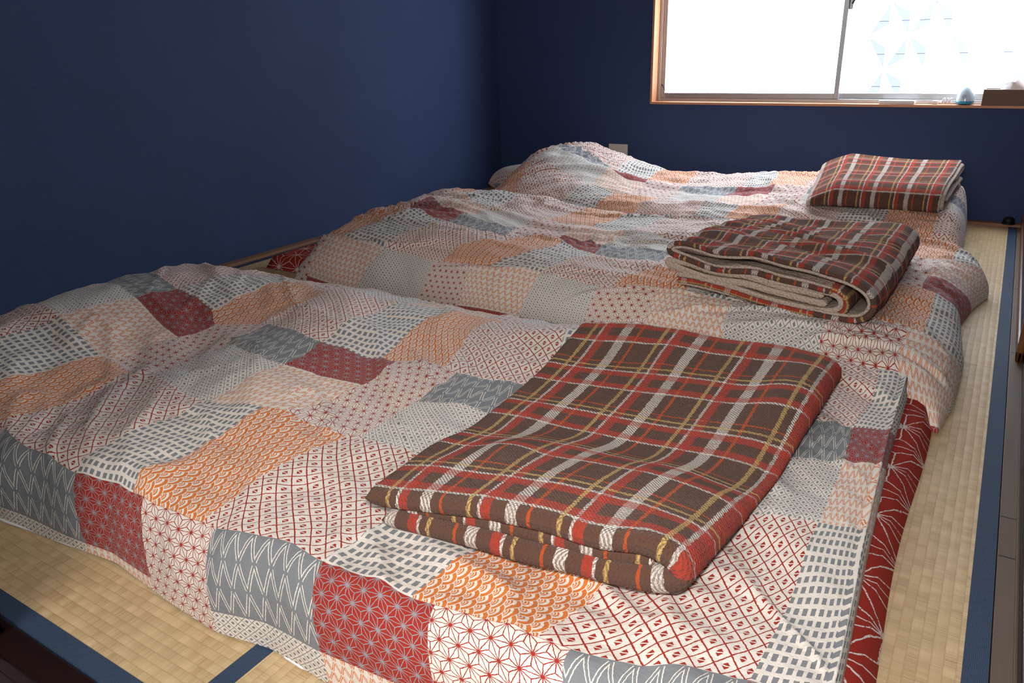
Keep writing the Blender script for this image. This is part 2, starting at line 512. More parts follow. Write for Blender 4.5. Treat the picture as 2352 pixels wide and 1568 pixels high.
door('door_2', [W + 0.0305, -0.15, 0.003], [W + 0.058, 1.90, 1.80], 1, 0.035, 'outer dark sliding door beside the near right tatami')
# near side: dark sill, half-open sliding door, landing
t2 = struct(box('trim_2', (-0.05, -0.13, -0.05), (W + 0.0, -0.002, 0.001), 'dark_wood', None, 0.002), 'dark wooden sill at the near doorway')
box('track_lip', (-0.05, -0.062, 0.0005), (W, -0.05, 0.006), 'dark_wood', t2)
box('track_lip', (-0.05, -0.118, 0.0005), (W, -0.106, 0.006), 'dark_wood', t2)
door('door_3', [-0.04, -0.048, 0.003], [1.443, -0.014, 1.80], 0, 0.045, 'dark sliding door standing at the near left corner')
struct(box('wall_front', (-0.16, -0.14, 1.80), (W + 0.13, -0.02, HC), 'wall'))
struct(box('wall_landing_back', (-0.16, -1.95, -0.05), (3.7, -1.9, HC), 'plaster'))
struct(box('wall_landing_left', (-0.16, -1.9, -0.05), (-0.05, -0.1, HC), 'plaster'))
struct(box('wall_landing_right', (W + 0.6, -1.9, -0.05), (W + 0.65, D + 0.05, HC), 'plaster'))

# ------------------------------------------------------------------ window
win = empty('window_1', (WX0, YB, WZ0)); struct(win, 'bright frosted sliding window in a wooden casing')
def wbox(name, lo, hi, mat, parent=win, bev=0.0015):
    o = Vector((WX0, YB, WZ0))
    return box(name, Vector(lo) - o, Vector(hi) - o, mat, parent, bev)
CT = 0.012
wbox('casing_side', (WX0 - CT, YB - 0.018, WZ0 - CT), (WX0, YB + 0.10, WZ1 + CT), 'frame_wood')
wbox('casing_side', (WX1, YB - 0.018, WZ0 - CT), (WX1 + CT, YB + 0.10, WZ1 + CT), 'frame_wood')
wbox('casing_sill', (WX0, YB - 0.018, WZ0 - CT), (WX1, YB + 0.10, WZ0), 'frame_wood')
wbox('casing_head', (WX0, YB - 0.018, WZ1), (WX1, YB + 0.10, WZ1 + CT), 'frame_wood')
FY0, FY1 = YB + 0.055, YB + 0.118
wbox('track_frame', (WX0, FY0, WZ0), (WX0 + 0.018, FY1, WZ1), 'alu')
wbox('track_frame', (WX1 - 0.018, FY0, WZ0), (WX1, FY1, WZ1), 'alu')
wbox('track_frame', (WX0 + 0.018, FY0, WZ0), (WX1 - 0.018, FY1, WZ0 + 0.016), 'alu')
wbox('track_frame', (WX0 + 0.018, FY0, WZ1 - 0.016), (WX1 - 0.018, FY1, WZ1), 'alu')
def sash(x0, x1, y, front):
    s = empty('sash', (0, 0, 0)); s.parent = win
    z0, z1 = WZ0 + 0.016, WZ1 - 0.016
    t = 0.022
    wbox('sash_stile', (x0, y, z0), (x0 + t, y + 0.022, z1), 'alu', s)
    wbox('sash_stile', (x1 - t, y, z0), (x1, y + 0.022, z1), 'alu', s)
    wbox('sash_rail', (x0 + t, y, z0), (x1 - t, y + 0.022, z0 + 0.026), 'alu', s)
    wbox('sash_rail', (x0 + t, y, z1 - 0.026), (x1 - t, y + 0.022, z1), 'alu', s)
    wbox('pane', (x0 + t - 0.004, y + 0.009, z0 + 0.022), (x1 - t + 0.004, y + 0.013, z1 - 0.022), 'glass', s, 0)
    return s
XMID = 1.86
sash(WX0 + 0.018, XMID + 0.012, FY0 + 0.006, True)
sr = sash(XMID - 0.012, WX1 - 0.018, FY0 + 0.034, False)
# crescent latch on the meeting stile
lk = wbox('latch', (XMID + 0.012, FY0 + 0.012, 0.93), (XMID + 0.030, FY0 + 0.030, 1.00), 'alu', win, 0.004)
tube('latch_lever', [Vector(p) - Vector((WX0, YB, WZ0)) for p in ((XMID + 0.026, FY0 + 0.010, 0.955), (XMID + 0.034, FY0 + 0.006, 0.97), (XMID + 0.026, FY0 + 0.008, 0.99))], 0.005, 'dark_plastic', win)
tube('pull_cord', [Vector(p) - Vector((WX0, YB, WZ0)) for p in ((WX0 + 0.022, FY0 + 0.004, 0.60), (WX0 + 0.032, FY0 + 0.002, 0.585), (WX0 + 0.045, FY0 + 0.004, 0.565))], 0.0015, 'dark_plastic', win)

# house next door, seen through the clear leaves of the right pane
nb = empty('neighbour_house', (1.55, 6.6, -1.0)); tag(nb, 'pale lap-sided house wall outside the right window pane', 'building')
M['siding'] = newmat('pale_lap_siding', 0.7, 0.2, srgb(73, 75, 83))[0]
for k in range(38):
    box('siding_board', (0, -0.012, k * 0.12), (6.5, 0.02, k * 0.12 + 0.117), 'siding', nb)
box('house_wall', (0, 0.02, 0), (6.5, 1.2, 4.56), 'siding', nb)

# ------------------------------------------------------------------ numpy noise
_rng = np.random.RandomState(11); _G = _rng.rand(256, 256)
def vnoise(x, y):
    xi = np.floor(x).astype(int); yi = np.floor(y).astype(int)
    fx = x - xi; fy = y - yi
    fx = fx * fx * fx * (fx * (fx * 6 - 15) + 10); fy = fy * fy * fy * (fy * (fy * 6 - 15) + 10)
    g = lambda a, b_: _G[a % 256, b_ % 256]
    return ((g(xi, yi) * (1 - fx) + g(xi + 1, yi) * fx) * (1 - fy) + (g(xi, yi + 1) * (1 - fx) + g(xi + 1, yi + 1) * fx) * fy) * 2 - 1
def fbm(x, y, o=3):
    r = 0; a = 1.0; f = 1.0
    for k in range(o):
        r = r + a * vnoise(x * f + 17.3 * k, y * f + 5.1 * k); a *= 0.5; f *= 2.03
    return r

# --- BEDS ---
def tps_fit(P, Z, lam=1e-4):
    P = np.asarray(P, float); Z = np.asarray(Z, float); n = len(P)
    r = np.linalg.norm(P[:, None] - P[None], axis=2); K = np.where(r > 0, r * r * np.log(r + 1e-12), 0)
    A = np.zeros((n + 3, n + 3)); A[:n, :n] = K + lam * np.eye(n); A[:n, n] = 1; A[:n, n + 1:] = P
    A[n:, :n] = A[:n, n:].T
    B = np.zeros((n + 3,) + Z.shape[1:]); B[:n] = Z
    return P, np.linalg.solve(A, B)
def tps_eval(fit, x, y):
    P, w = fit; n = len(P); sh = x.shape; x = x.ravel(); y = y.ravel()
    out = np.zeros((len(x),) + w.shape[1:])
    for i in range(n):
        r2 = (x - P[i, 0]) ** 2 + (y - P[i, 1]) ** 2
        k = 0.5 * r2 * np.log(r2 + 1e-12)
        out += k[:, None] * w[i] if w.ndim > 1 else k * w[i]
    if w.ndim > 1: out += w[n] + x[:, None] * w[n + 1] + y[:, None] * w[n + 2]
    else: out += w[n] + x * w[n + 1] + y * w[n + 2]
    return out.reshape(sh + w.shape[1:])
def prof(d, w, p=2.2):
    t = np.clip(d / w, 0, 1); return (1 - (1 - t) ** p) ** (1 / p)
def ip(pts):
    a = np.array(pts, float); return lambda t: np.interp(t, a[:, 0], a[:, 1])
BEDS = []
BEDS.append(dict(
    xl=ip([(0, .32), (1.6, .30)]), xr=ip([(.1, 2.555), (.35, 2.548), (.7, 2.530), (1.05, 2.515), (1.4, 2.512)]),
    yf=ip([(.3, .14), (1.1, .133), (1.25, .146), (1.43, .168), (1.6, .152), (1.72, .146), (1.82, .165), (1.93, .160), (2.2, .18), (2.55, .22)]),
    yb=ip([(.3, 1.46), (1.0, 1.50), (1.9, 1.50), (2.2, 1.47), (2.55, 1.43)]),
    wf=.075, wb=ip([(1.9, .44), (2.1, .34), (2.35, .14), (2.6, .10)]), pb=1.15, wl=.20, wr=.045, hemr=.075,
    top=[(.42, .3, .17), (.42, .6, .20), (.42, .95, .20), (.62, .3, .19), (.62, .6, .225), (.64, .95, .225), (.93, .3, .135), (.95, .6, .135), (.97, .85, .155),
         (1.25, .3, .16), (1.25, .6, .185), (1.25, .9, .19), (1.2, 1.1, .205), (1.6, .3, .155), (1.6, .6, .165), (1.6, .9, .16), (1.7, 1.1, .19),
         (2.1, .3, .15), (2.1, .7, .14), (2.1, 1.1, .155), (2.45, .4, .14), (2.45, .8, .13), (2.45, 1.2, .13), (.8, 1.08, .182), (1.02, 1.1, .18), (1.5, 1.1, .165), (1.95, 1.15, .19)]))
BEDS.append(dict(
    xl=ip([(1.5, .38), (2.0, .34), (2.7, .30)]), xr=ip([(1.3, 2.575), (1.5, 2.60), (1.75, 2.605), (2.1, 2.575), (2.3, 2.60), (2.45, 2.635), (2.6, 2.60), (2.8, 2.57)]),
    yf=ip([(.3, 1.55), (.75, 1.56), (1.3, 1.56), (1.9, 1.52), (2.2, 1.45), (2.6, 1.34)]),
    yb=ip([(.3, 2.62), (1.5, 2.68), (2.6, 2.70)]),
    wf=ip([(1.5, .22), (1.9, .13), (2.6, .10)]), wb=.17, pb=1.9, wl=.16, wr=.16, hemr=.012,
    top=[(.5, 1.75, .19), (.5, 2.0, .205), (.5, 2.35, .205), (.75, 1.75, .215), (.8, 2.1, .225), (.85, 2.45, .195), (1.1, 1.8, .19), (1.1, 2.1, .155), (1.15, 2.5, .16),
         (1.5, 1.75, .17), (1.5, 2.1, .135), (1.5, 2.5, .155), (1.9, 1.7, .135), (1.9, 2.0, .125), (1.9, 2.5, .155), (2.3, 1.6, .14), (2.3, 2.0, .125), (2.3, 2.5, .145),
         (2.5, 1.6, .12), (2.5, 2.1, .125), (2.5, 2.5, .135)]))
BEDS.append(dict(
    xl=ip([(2.6, .30), (3.2, .34), (3.6, .36)]), xr=ip([(2.6, 2.54), (3.3, 2.52), (3.6, 2.50)]),
    yf=ip([(.3, 2.70), (2.6, 2.72)]), yb=ip([(.3, 3.58), (2.6, 3.59)]),
    wf=.14, wb=.20, pb=1.5, wl=.22, wr=.07, hemr=.02,
    top=[(.45, 2.85, .13), (.45, 3.1, .22), (.58, 3.1, .31), (.62, 3.3, .31), (.8, 2.95, .24), (.88, 3.2, .275), (1.1, 3.35, .20), (1.15, 2.85, .16), (1.2, 3.1, .175), (1.5, 2.85, .15),
         (1.5, 3.1, .165), (1.5, 3.42, .195), (1.9, 2.85, .165), (1.9, 3.1, .18), (1.9, 3.42, .235), (2.4, 2.85, .165), (2.4, 3.1, .18), (2.4, 3.42, .20)]))
for B in BEDS:
    a = np.array(B['top']); B['fit'] = tps_fit(a[:, :2], a[:, 2], 1e-3)
def bed_smooth(i, x, y):
    """height of the duvet without creases; negative outside its hem"""
    B = BEDS[i]
    x = np.asarray(x, float); y = np.asarray(y, float)
    top = tps_eval(B['fit'], x, y)
    p = prof(y - B['yf'](x), B['wf'](x) if callable(B['wf']) else B['wf']) * prof(B['yb'](x) - y, B['wb'](x) if callable(B['wb']) else B['wb'], B['pb']) * prof(x - B['xl'](y), B['wl'])
    pr = prof(B['xr'](y) - x, B['wr'])
    h = B['hemr']
    z = 0.004 + (top - 0.004) * p
    return h * p + (z - h * p) * pr if h > .02 else z * pr + 0.004 * (1 - pr)
def bed_grid(i, step=0.0062):
    B = BEDS[i]
    def spaced(n):
        t = np.linspace(0, 1, n); return t - 0.9 * np.sin(2 * np.pi * t) / (2 * np.pi)
    lx = float(B['xr'](B['yf'](1.5)) - B['xl'](1.5)); ly = float(B['yb'](1.5) - B['yf'](1.5))
    s = spaced(int(lx / step)); t = spaced(int(ly / step))
    S, T = np.meshgrid(s, t, indexing='ij')
    x = 0.3 + S * 2.25; y = B['yf'](x) * (1 - T) + B['yb'](x) * T
    for _ in range(3):
        x = B['xl'](y) * (1 - S) + B['xr'](y) * S
        y = B['yf'](x) * (1 - T) + B['yb'](x) * T
    return x, y
def arc_coords(i, x, y):
    """cloth coordinates: arc length across (from the near hem) and along (from the head end)"""
    z = bed_smooth(i, x, y)
    P = np.stack([x, y, z], -1)
    dT = np.linalg.norm(np.diff(P, axis=1), axis=2); dS = np.linalg.norm(np.diff(P, axis=0), axis=2)
    a = np.concatenate([np.zeros((x.shape[0], 1)), np.cumsum(dT, 1)], 1)
    b_ = np.concatenate([np.zeros((1, x.shape[1])), np.cumsum(dS, 0)], 0)
    return b_, a
# --- END BEDS ---

# cloth position (arc along, arc across) -> printed repeat position, measured on the cloth
# --- CTRL ---
CTRL = [
 [(1.079, 0.143, 0.000, 0.000), (1.239, 0.143, 0.143, 0.000), (1.262, 0.143, 0.179, 0.000), (1.432, 0.161, 0.308, 0.000), (1.454, 0.161, 0.344, 0.000), (1.670, 0.167, 0.550, 0.000), (1.824, 0.166, 0.693, 0.000), (1.859, 0.166, 0.729, 0.000), (2.004, 0.170, 0.858, 0.000), (2.046, 0.169, 0.894, 0.000), (1.162, 0.398, 0.000, 0.290), (1.301, 0.415, 0.143, 0.290), (1.349, 0.434, 0.179, 0.290), (1.486, 0.452, 0.308, 0.290), (1.510, 0.472, 0.344, 0.290), (0.778, 0.482, -0.242, 0.290), (0.861, 0.484, -0.206, 0.290), (0.699, 0.484, -0.371, 0.290), (0.660, 0.487, -0.407, 0.290), (0.468, 0.529, -0.550, 0.290), (0.490, 0.727, -0.550, 0.470), (0.725, 0.659, -0.371, 0.470), (0.910, 0.663, -0.206, 0.470), (1.202, 0.577, 0.000, 0.470), (1.384, 0.621, 0.179, 0.470), (1.517, 0.644, 0.344, 0.470), (0.504, 0.842, -0.550, 0.610), (0.743, 0.752, -0.371, 0.610), (0.683, 0.801, -0.407, 0.610), (0.863, 0.802, -0.242, 0.610), (1.176, 0.713, 0.000, 0.610), (1.334, 0.735, 0.143, 0.610), (1.356, 0.759, 0.179, 0.610), (1.466, 0.806, 0.308, 0.610), (1.511, 0.783, 0.344, 0.610), (1.678, 0.799, 0.540, 0.610), (0.538, 1.163, -0.550, 0.900), (0.634, 1.133, -0.407, 0.900), (0.892, 1.012, -0.242, 0.900), (1.087, 1.096, 0.000, 0.900), (1.199, 1.167, 0.143, 0.900), (1.306, 1.189, 0.308, 0.900), (2.267, 0.938, 1.100, 0.610), (2.314, 0.950, 1.215, 0.610), (2.282, 0.775, 1.100, 0.470), (2.346, 0.805, 1.215, 0.470), (2.289, 0.565, 1.100, 0.290), (2.353, 0.582, 1.215, 0.290), (1.641, 0.053, 0.550, -0.140), (1.833, 0.068, 0.729, -0.125), (2.186, 1.201, 1.100, 0.880), (1.470, 0.044, 0.394, -0.140)],
 [(0.078, 0.021, 0.729, 0.470), (0.302, 0.000, 0.550, 0.470), (0.233, 0.213, 0.729, 0.290), (0.498, 0.163, 0.550, 0.290), (0.712, 0.140, 0.344, 0.290), (0.870, 0.156, 0.179, 0.290), (1.147, 0.158, 0.000, 0.290), (1.354, 0.154, -0.206, 0.290), (1.549, 0.183, -0.371, 0.290), (1.483, 0.074, -0.371, 0.440), (2.042, 0.219, -0.756, 0.310), (2.009, 0.152, -0.756, 0.360), (2.244, 0.292, -0.921, 0.310), (2.194, 0.142, -0.921, 0.390), (2.136, 0.352, -0.831, 0.290), (1.725, 0.099, -0.550, 0.410), (0.614, 0.027, 0.344, 0.440), (0.780, 0.026, 0.179, 0.450), (1.031, 0.034, 0.000, 0.440), (1.271, 0.053, -0.206, 0.430), (0.331, 0.616, 0.729, 0.000), (0.674, 0.403, 0.550, 0.000), (0.923, 0.394, 0.344, 0.000), (1.066, 0.537, 0.179, 0.000), (1.267, 0.409, 0.000, 0.000), (1.479, 0.492, -0.206, 0.000), (0.312, 0.808, 0.729, -0.140), (0.661, 0.567, 0.550, -0.140), (0.849, 0.630, 0.344, -0.140), (1.231, 0.607, 0.000, -0.140), (0.686, 0.700, 0.550, -0.320), (1.328, 1.062, 0.000, -0.610), (1.112, 1.064, 0.179, -0.610), (1.559, 1.086, -0.206, -0.610), (2.252, 0.026, -1.020, 0.460), (2.235, 0.111, -0.965, 0.390), (2.282, 0.346, -0.957, 0.290), (2.311, 0.720, -0.957, 0.000), (2.275, 0.886, -0.921, -0.140), (2.330, 1.146, -0.957, -0.340), (2.302, 1.058, -0.921, -0.300)],
 [(1.808, 0.168, 0.000, 0.080), (1.969, 0.144, 0.143, 0.050), (2.141, 0.132, 0.308, 0.050), (1.387, 0.159, -0.407, 0.100), (1.576, 0.153, -0.242, 0.100), (1.257, 0.168, -0.550, 0.120), (1.428, 0.213, -0.407, 0.250), (1.399, 0.420, -0.550, 0.500), (1.598, 0.494, -0.371, 0.520), (0.810, 0.465, -1.100, 0.470), (1.005, 0.446, -0.921, 0.470), (0.826, 0.512, -1.100, 0.600), (1.452, 0.560, -0.550, 0.630), (1.460, 0.757, -0.550, 0.850), (1.583, 0.564, -0.407, 0.650), (1.547, 0.760, -0.407, 0.850), (1.743, 0.685, -0.242, 0.750), (1.149, 0.752, -0.792, 0.800), (0.415, 0.412, -1.306, 0.290), (0.719, 0.297, -1.100, 0.290), (0.855, 0.248, -0.957, 0.290), (0.607, 0.135, -1.100, 0.100), (0.799, 0.150, -0.957, 0.140), (0.335, 0.158, -1.342, 0.120)],
]
# --- END CTRL ---

def creases(i, x, y):
    if i == 0:
        a, b_ = x * 0.80 - y * 0.60, x * 0.60 + y * 0.80
        w = 0.012 * fbm(a * 2.2, b_ * 5.5, 3)
        rg = 1 - np.abs(fbm(a * 3.0 + 3, b_ * 9.0 + 1, 2)); w += 0.010 * np.clip(rg - 0.72, 0, 1) * 3
        pm = np.clip(fbm(x * 2.1 + 31, y * 2.6 + 8, 2) + 0.25, 0, 1)
        r2 = 1 - np.abs(fbm(a * 9 + 5, b_ * 20 + 2, 2)); w += 0.011 * pm * np.clip(r2 - 0.66, 0, 1)
        w += 0.0026 * fbm(x * 22, y * 26, 3)
    elif i == 1:
        a, b_ = x, y + 0.10 * np.sin(x * 2.0)
        w = 0.010 * fbm(a * 1.5 + 7, b_ * 7.0, 3)
        rg = 1 - np.abs(fbm(a * 1.6 + 3, b_ * 13.0 + 1, 2)); w += 0.014 * np.clip(rg - 0.70, 0, 1) * 3
        r2 = 1 - np.abs(fbm(a * 5 + 5, b_ * 28 + 2, 2)); w += 0.012 * np.clip(r2 - 0.66, 0, 1)
        w += 0.0028 * fbm(x * 20, y * 30, 3)
    else:
        a, b_ = x, y + 0.12 * np.sin(x * 2.6 + 1)
        w = 0.010 * fbm(a * 1.8 + 2, b_ * 8.0 + 4, 3)
        rg = 1 - np.abs(fbm(a * 2.0 + 9, b_ * 12.0 + 6, 2)); w += 0.016 * np.clip(rg - 0.68, 0, 1) * 3
        r2 = 1 - np.abs(fbm(a * 5 + 1, b_ * 26 + 7, 2)); w += 0.014 * np.clip(r2 - 0.66, 0, 1)
        w += 0.003 * fbm(x * 20, y * 30, 3)
    return w
LABELS = ['nearest patchwork duvet, in front of the other two beds, under the largest plaid blanket',
          'middle patchwork duvet with a mounded head end, lying between the other two beds',
          'far patchwork duvet with a tall lump at its head, below the window']
ML = ['red star-print floor mattress under the nearest duvet', 'red star-print floor mattress under the middle duvet',
      'red star-print floor mattress under the far duvet']
def grid_faces(n, m):
    i, j = np.meshgrid(np.arange(n - 1), np.arange(m - 1), indexing='ij')
    a = (i * m + j).ravel()
    return np.stack([a, a + m, a + m + 1, a + 1], 1)
def grid_mesh(name, P, uv, mat, parent):
    n, m = P.shape[:2]
    F = grid_faces(n, m)
    me = bpy.data.meshes.new(name)
    me.vertices.add(n * m); me.vertices.foreach_set('co', P.reshape(-1).astype(np.float32))
    me.loops.add(F.size); me.loops.foreach_set('vertex_index', F.ravel().astype(np.int32))
    me.polygons.add(len(F)); me.polygons.foreach_set('loop_start', (np.arange(len(F)) * 4).astype(np.int32))
    me.update(calc_edges=True)
    l = me.uv_layers.new(name='UVMap')
    l.data.foreach_set('uv', uv.reshape(-1, 2)[F.ravel()].astype(np.float32).ravel())
    me.polygons.foreach_set('use_smooth', np.ones(len(F), dtype=bool))
    me.validate(); me.materials.append(M[mat])
    o = bpy.data.objects.new(name, me); C.objects.link(o); o.parent = parent
    return o
def bed_z(i, x, y):
    z = bed_smooth(i, x, y)
    B = BEDS[i]
    edge = np.minimum.reduce([(y - B['yf'](x)) / .06, (B['yb'](x) - y) / .06, (x - B['xl'](y)) / .06, (B['xr'](y) - x) / .03])
    return z + creases(i, x, y) * np.clip(edge, 0, 1)
for i in range(3):
    root = empty('duvet', (1.4, float(np.mean([BEDS[i]['yf'](1.4), BEDS[i]['yb'](1.4)])), 0.0))
    tag(root, LABELS[i], 'duvet', 'patchwork duvets in a row')
    x, y = bed_grid(i)
    S, T = arc_coords(i, x, y)
    z = bed_z(i, x, y)
    # the fabric at the near side also swells in and out sideways
    df = np.clip(1 - (y - BEDS[i]['yf'](x)) / 0.10, 0, 1)
    y2 = y + df * 0.010 * fbm(x * 9 + 3 * i, x * 0 + 2.2, 2) * np.clip(z / 0.1, 0, 1)
    if len(CTRL[i]):
        c = np.array(CTRL[i]); fit = tps_fit(c[:, :2], c[:, 2:], (1e-3, 4e-3, 2e-3)[i])
        uv = tps_eval(fit, S, T)
    else: uv = np.stack([S, T], -1)
    P = np.stack([x - root.location.x, y2 - root.location.y, z], -1)
    cover = grid_mesh('cover', P, uv, 'quilt', root)
    # white zip tape along the near hem
    xs_ = x[:, 0]
    out_ = np.clip(1 - np.abs(xs_ - 1.20) / .26, 0, 1) + np.clip(1 - np.abs(xs_ - 1.88) / .07, 0, 1) if i == 0 else 0 * xs_
    hem = [(float(P[k, 0, 0]), float(P[k, 0, 1]) + 0.012 - 0.018 * float(out_[k]) * (0.75 + 0.25 * math.sin(k * 0.3)), 0.0045) for k in range(2, P.shape[0] - 2, 3)]
    if i < 2: tube('zip_tape', hem, 0.0032, 'white_tape', root, 6)
    if i == 0:   # seam flange standing up along the foot end
        n_, m_ = P.shape[:2]
        js = [j for j in range(m_) if 0.02 < (j / m_) < 0.93]
        rows = []
        for j in js:
            k = int(np.argmin(np.abs(x[:, j] - (BEDS[0]['xr'](y[:, j]) - 0.018))))
            q = P[k, j]
            rows.append((q + np.array([0.000, 0, -0.003]), q + np.array([0.009, 0, 0.007]), q + np.array([0.012, 0, 0.005]), q + np.array([0.006, 0, -0.006]),
                         uv[k, j]))
        vs_, fs, us = [], [], []
        for r_ in rows:
            for c_, q in enumerate(r_[:4]): vs_.append(q); us.append((r_[4][0] + c_ * 0.006, r_[4][1]))
        for a in range(len(rows) - 1):
            for b_ in range(3):
                fs.append((a * 4 + b_, a * 4 + b_ + 1, a * 4 + 4 + b_ + 1, a * 4 + 4 + b_))
        mk('seam_flange', vs_, fs, 'quilt', root, True, us)
# floor mattresses
for i, (x0, x1, y0, y1) in enumerate([(.30, 2.575, .20, 1.28), (.14, 2.47, 1.62, 2.60), (.10, 2.44, 2.76, 3.52)]):
    n, m = 120, 50
    s, t = np.meshgrid(np.linspace(0, 1, n), np.linspace(0, 1, m), indexing='ij')
    x = x0 + s * (x1 - x0); y = y0 + t * (y1 - y0)
    if i == 0:
        x1v = x1 - 0.012 * t + 0.006 * np.sin(t * 9); x = x0 + s * (x1v - x0); y = y0 + t * (y1 - y0) + 0.16 * t * s
    e = np.minimum.reduce([x - x0, (x1 if i else x1v) - x, (y - y[:, :1]), y[:, -1:] - y])
    z = 0.003 + (0.058 if i == 0 else 0.05) * prof(e, 0.05) + 0.004 * fbm(x * 6, y * 8, 2) * np.clip(e / .05, 0, 1)
    root = empty('futon_mattress', (x0, y0, 0)); tag(root, ML[i], 'mattress', 'red floor mattresses')
    P = np.stack([x - x0, y - y0, z], -1)
    grid_mesh('mattress_cover', P, np.stack([x, y + z * .8], -1), 'sheet_red', root)
    mk('mattress_base', [(.05, .05, .002), (x1 - x0 - .06, .05, .002), (x1 - x0 - .06, y1 - y0 - .05, .002), (.05, y1 - y0 - .05, .002)], [(0, 3, 2, 1)], 'sheet_red', root)

# ------------------------------------------------------------------ folded plaid blankets: thick ribbons folded on themselves
def smooth_path(pts, n=160):
    P = np.array(pts, float)
    for _ in range(3):
        Q = np.empty((2 * len(P), P.shape[1])); Q[0] = P[0]; Q[-1] = P[-1]
        Q[1:-1:2] = P[:-1] * .75 + P[1:] * .25; Q[2:-1:2] = P[:-1] * .25 + P[1:] * .75
        P = Q
    d = np.concatenate([[0], np.cumsum(np.linalg.norm(np.diff(P, axis=0), axis=1))])
    s = np.linspace(0, d[-1], n)
    return np.stack([np.interp(s, d, P[:, k]) for k in range(2)], 1), s
def ribbon(name, path, o0, o1, length, mat, parent, place, uoff=0.0, n=160, nl=70, rnd=0.012, voff=0.0, wob=0.004, seed=0, udir=1.0, swap=False):
    """cloth sheet between two offsets of a 2D fold path, run along the third axis with rounded hems; place(a, l, h) -> world"""
    c, s = smooth_path(path, n)
    tg = np.gradient(c, axis=0); tg /= np.linalg.norm(tg, axis=1)[:, None]
    nr = np.stack([-tg[:, 1], tg[:, 0]], 1)
    ls = np.concatenate([rnd * (1 - np.cos(np.linspace(0, np.pi / 2, 6))), np.linspace(rnd, length - rnd, nl)[1:-1], length - rnd * (1 - np.cos(np.linspace(np.pi / 2, 0, 6)))])
    th = np.sqrt(np.clip(1 - np.clip(np.maximum(rnd - ls, ls - (length - rnd)) / rnd, 0, 1) ** 2, 0.0, 1))
    mid = (o0 + o1) / 2; half = (o1 - o0) / 2
    e = np.minimum(s, s[-1] - s); ce = np.sqrt(np.clip(1 - np.clip(1 - e / half, 0, 1) ** 2, 0.02, 1))
    verts, uvs, rings = [], [], 2 * n
    for k, l in enumerate(ls):
        w = half * th[k] * ce
        ww = wob * fbm(s * 6 + seed, np.full_like(s, l * 5 + seed * 3), 2)
        up = c + nr * (mid + w)[:, None] + nr * ww[:, None]
        dn = c + nr * (mid - w)[:, None] + nr * ww[:, None]
        for q in range(n): verts.append((up[q, 0], l, up[q, 1])); uvs.append((s[q] * udir + uoff, l + voff))
        for q in range(n - 1, -1, -1): verts.append((dn[q, 0], l, dn[q, 1])); uvs.append((s[q] * udir + uoff, l + voff + 0.03))
    if swap: uvs = [(b_, a) for a, b_ in uvs]
    V = np.array(verts)
    V = place(V[:, 0], V[:, 1], V[:, 2])
    fs = []
    for k in range(len(ls) - 1):
        for q in range(rings):
            q2 = (q + 1) % rings
            fs.append((k * rings + q, k * rings + q2, (k + 1) * rings + q2, (k + 1) * rings + q))
    return mk(name, V, fs, mat, parent, True, uvs)

def bilinear(cs):
    c = np.array(cs, float)      # FL, FR, BR, BL  in x,y
    def f(a, b_):
        a = a[:, None]; b_ = b_[:, None]
        return c[0] * (1 - a) * (1 - b_) + c[1] * a * (1 - b_) + c[2] * a * b_ + c[3] * (1 - a) * b_
    return f
# nearest blanket: sheet doubled, rolled fold on its right, two thick edges facing the viewer
def blanket_near():
    root = empty('folded_blanket', (2.15, 0.70, 0.14)); R0 = np.array(root.location)
    tag(root, 'largest folded brown plaid blanket, lying flat on the nearest duvet', 'blanket', 'folded plaid blankets')
    Wd, L = 0.44, 0.80
    bil = bilinear([(1.900, .312), (2.350, .372), (2.385, 1.165), (1.885, 1.03)])
    def place(a, l, h):
        q = bil(a / Wd, l / L)
        z = bed_smooth(0, q[:, 0], q[:, 1])
        t = l / L; u = a / Wd
        sag = 0.016 * np.sin(t * 6.2 + 0.6 + u * 1.2) - 0.014 * np.exp(-((t - .42) / .12) ** 2) + 0.010 * fbm(u * 3, t * 4, 2)
        z = z + h + sag * np.clip(h / 0.06, 0, 1) + 0.006
        return np.stack([q[:, 0], q[:, 1], z], 1) - R0
    t = 0.0145
    # lower leaf, then fold at the right, upper leaf
    path = [(0.02, .013), (.15, .013), (.30, .012), (.41, .014), (.452, .034), (.41, .056), (.30, .055), (.15, .052), (-.005, .042)]
    ribbon('plaid_cloth', path, -t, t, L, 'plaid', root, place, 0.59, 150, 80, 0.016, 0.130, 0.003, 1, -1.0)
    path2 = [(0.05, .030), (.18, .033), (.33, .034), (.405, .034)]
    ribbon('inner_fold', path2, -.010, .010, L - 0.03, 'plaid', root, lambda a, l, h: place(a, l + 0.012, h), 0.05, 60, 40, 0.007, 0.05, 0.001, 4)
blanket_near()
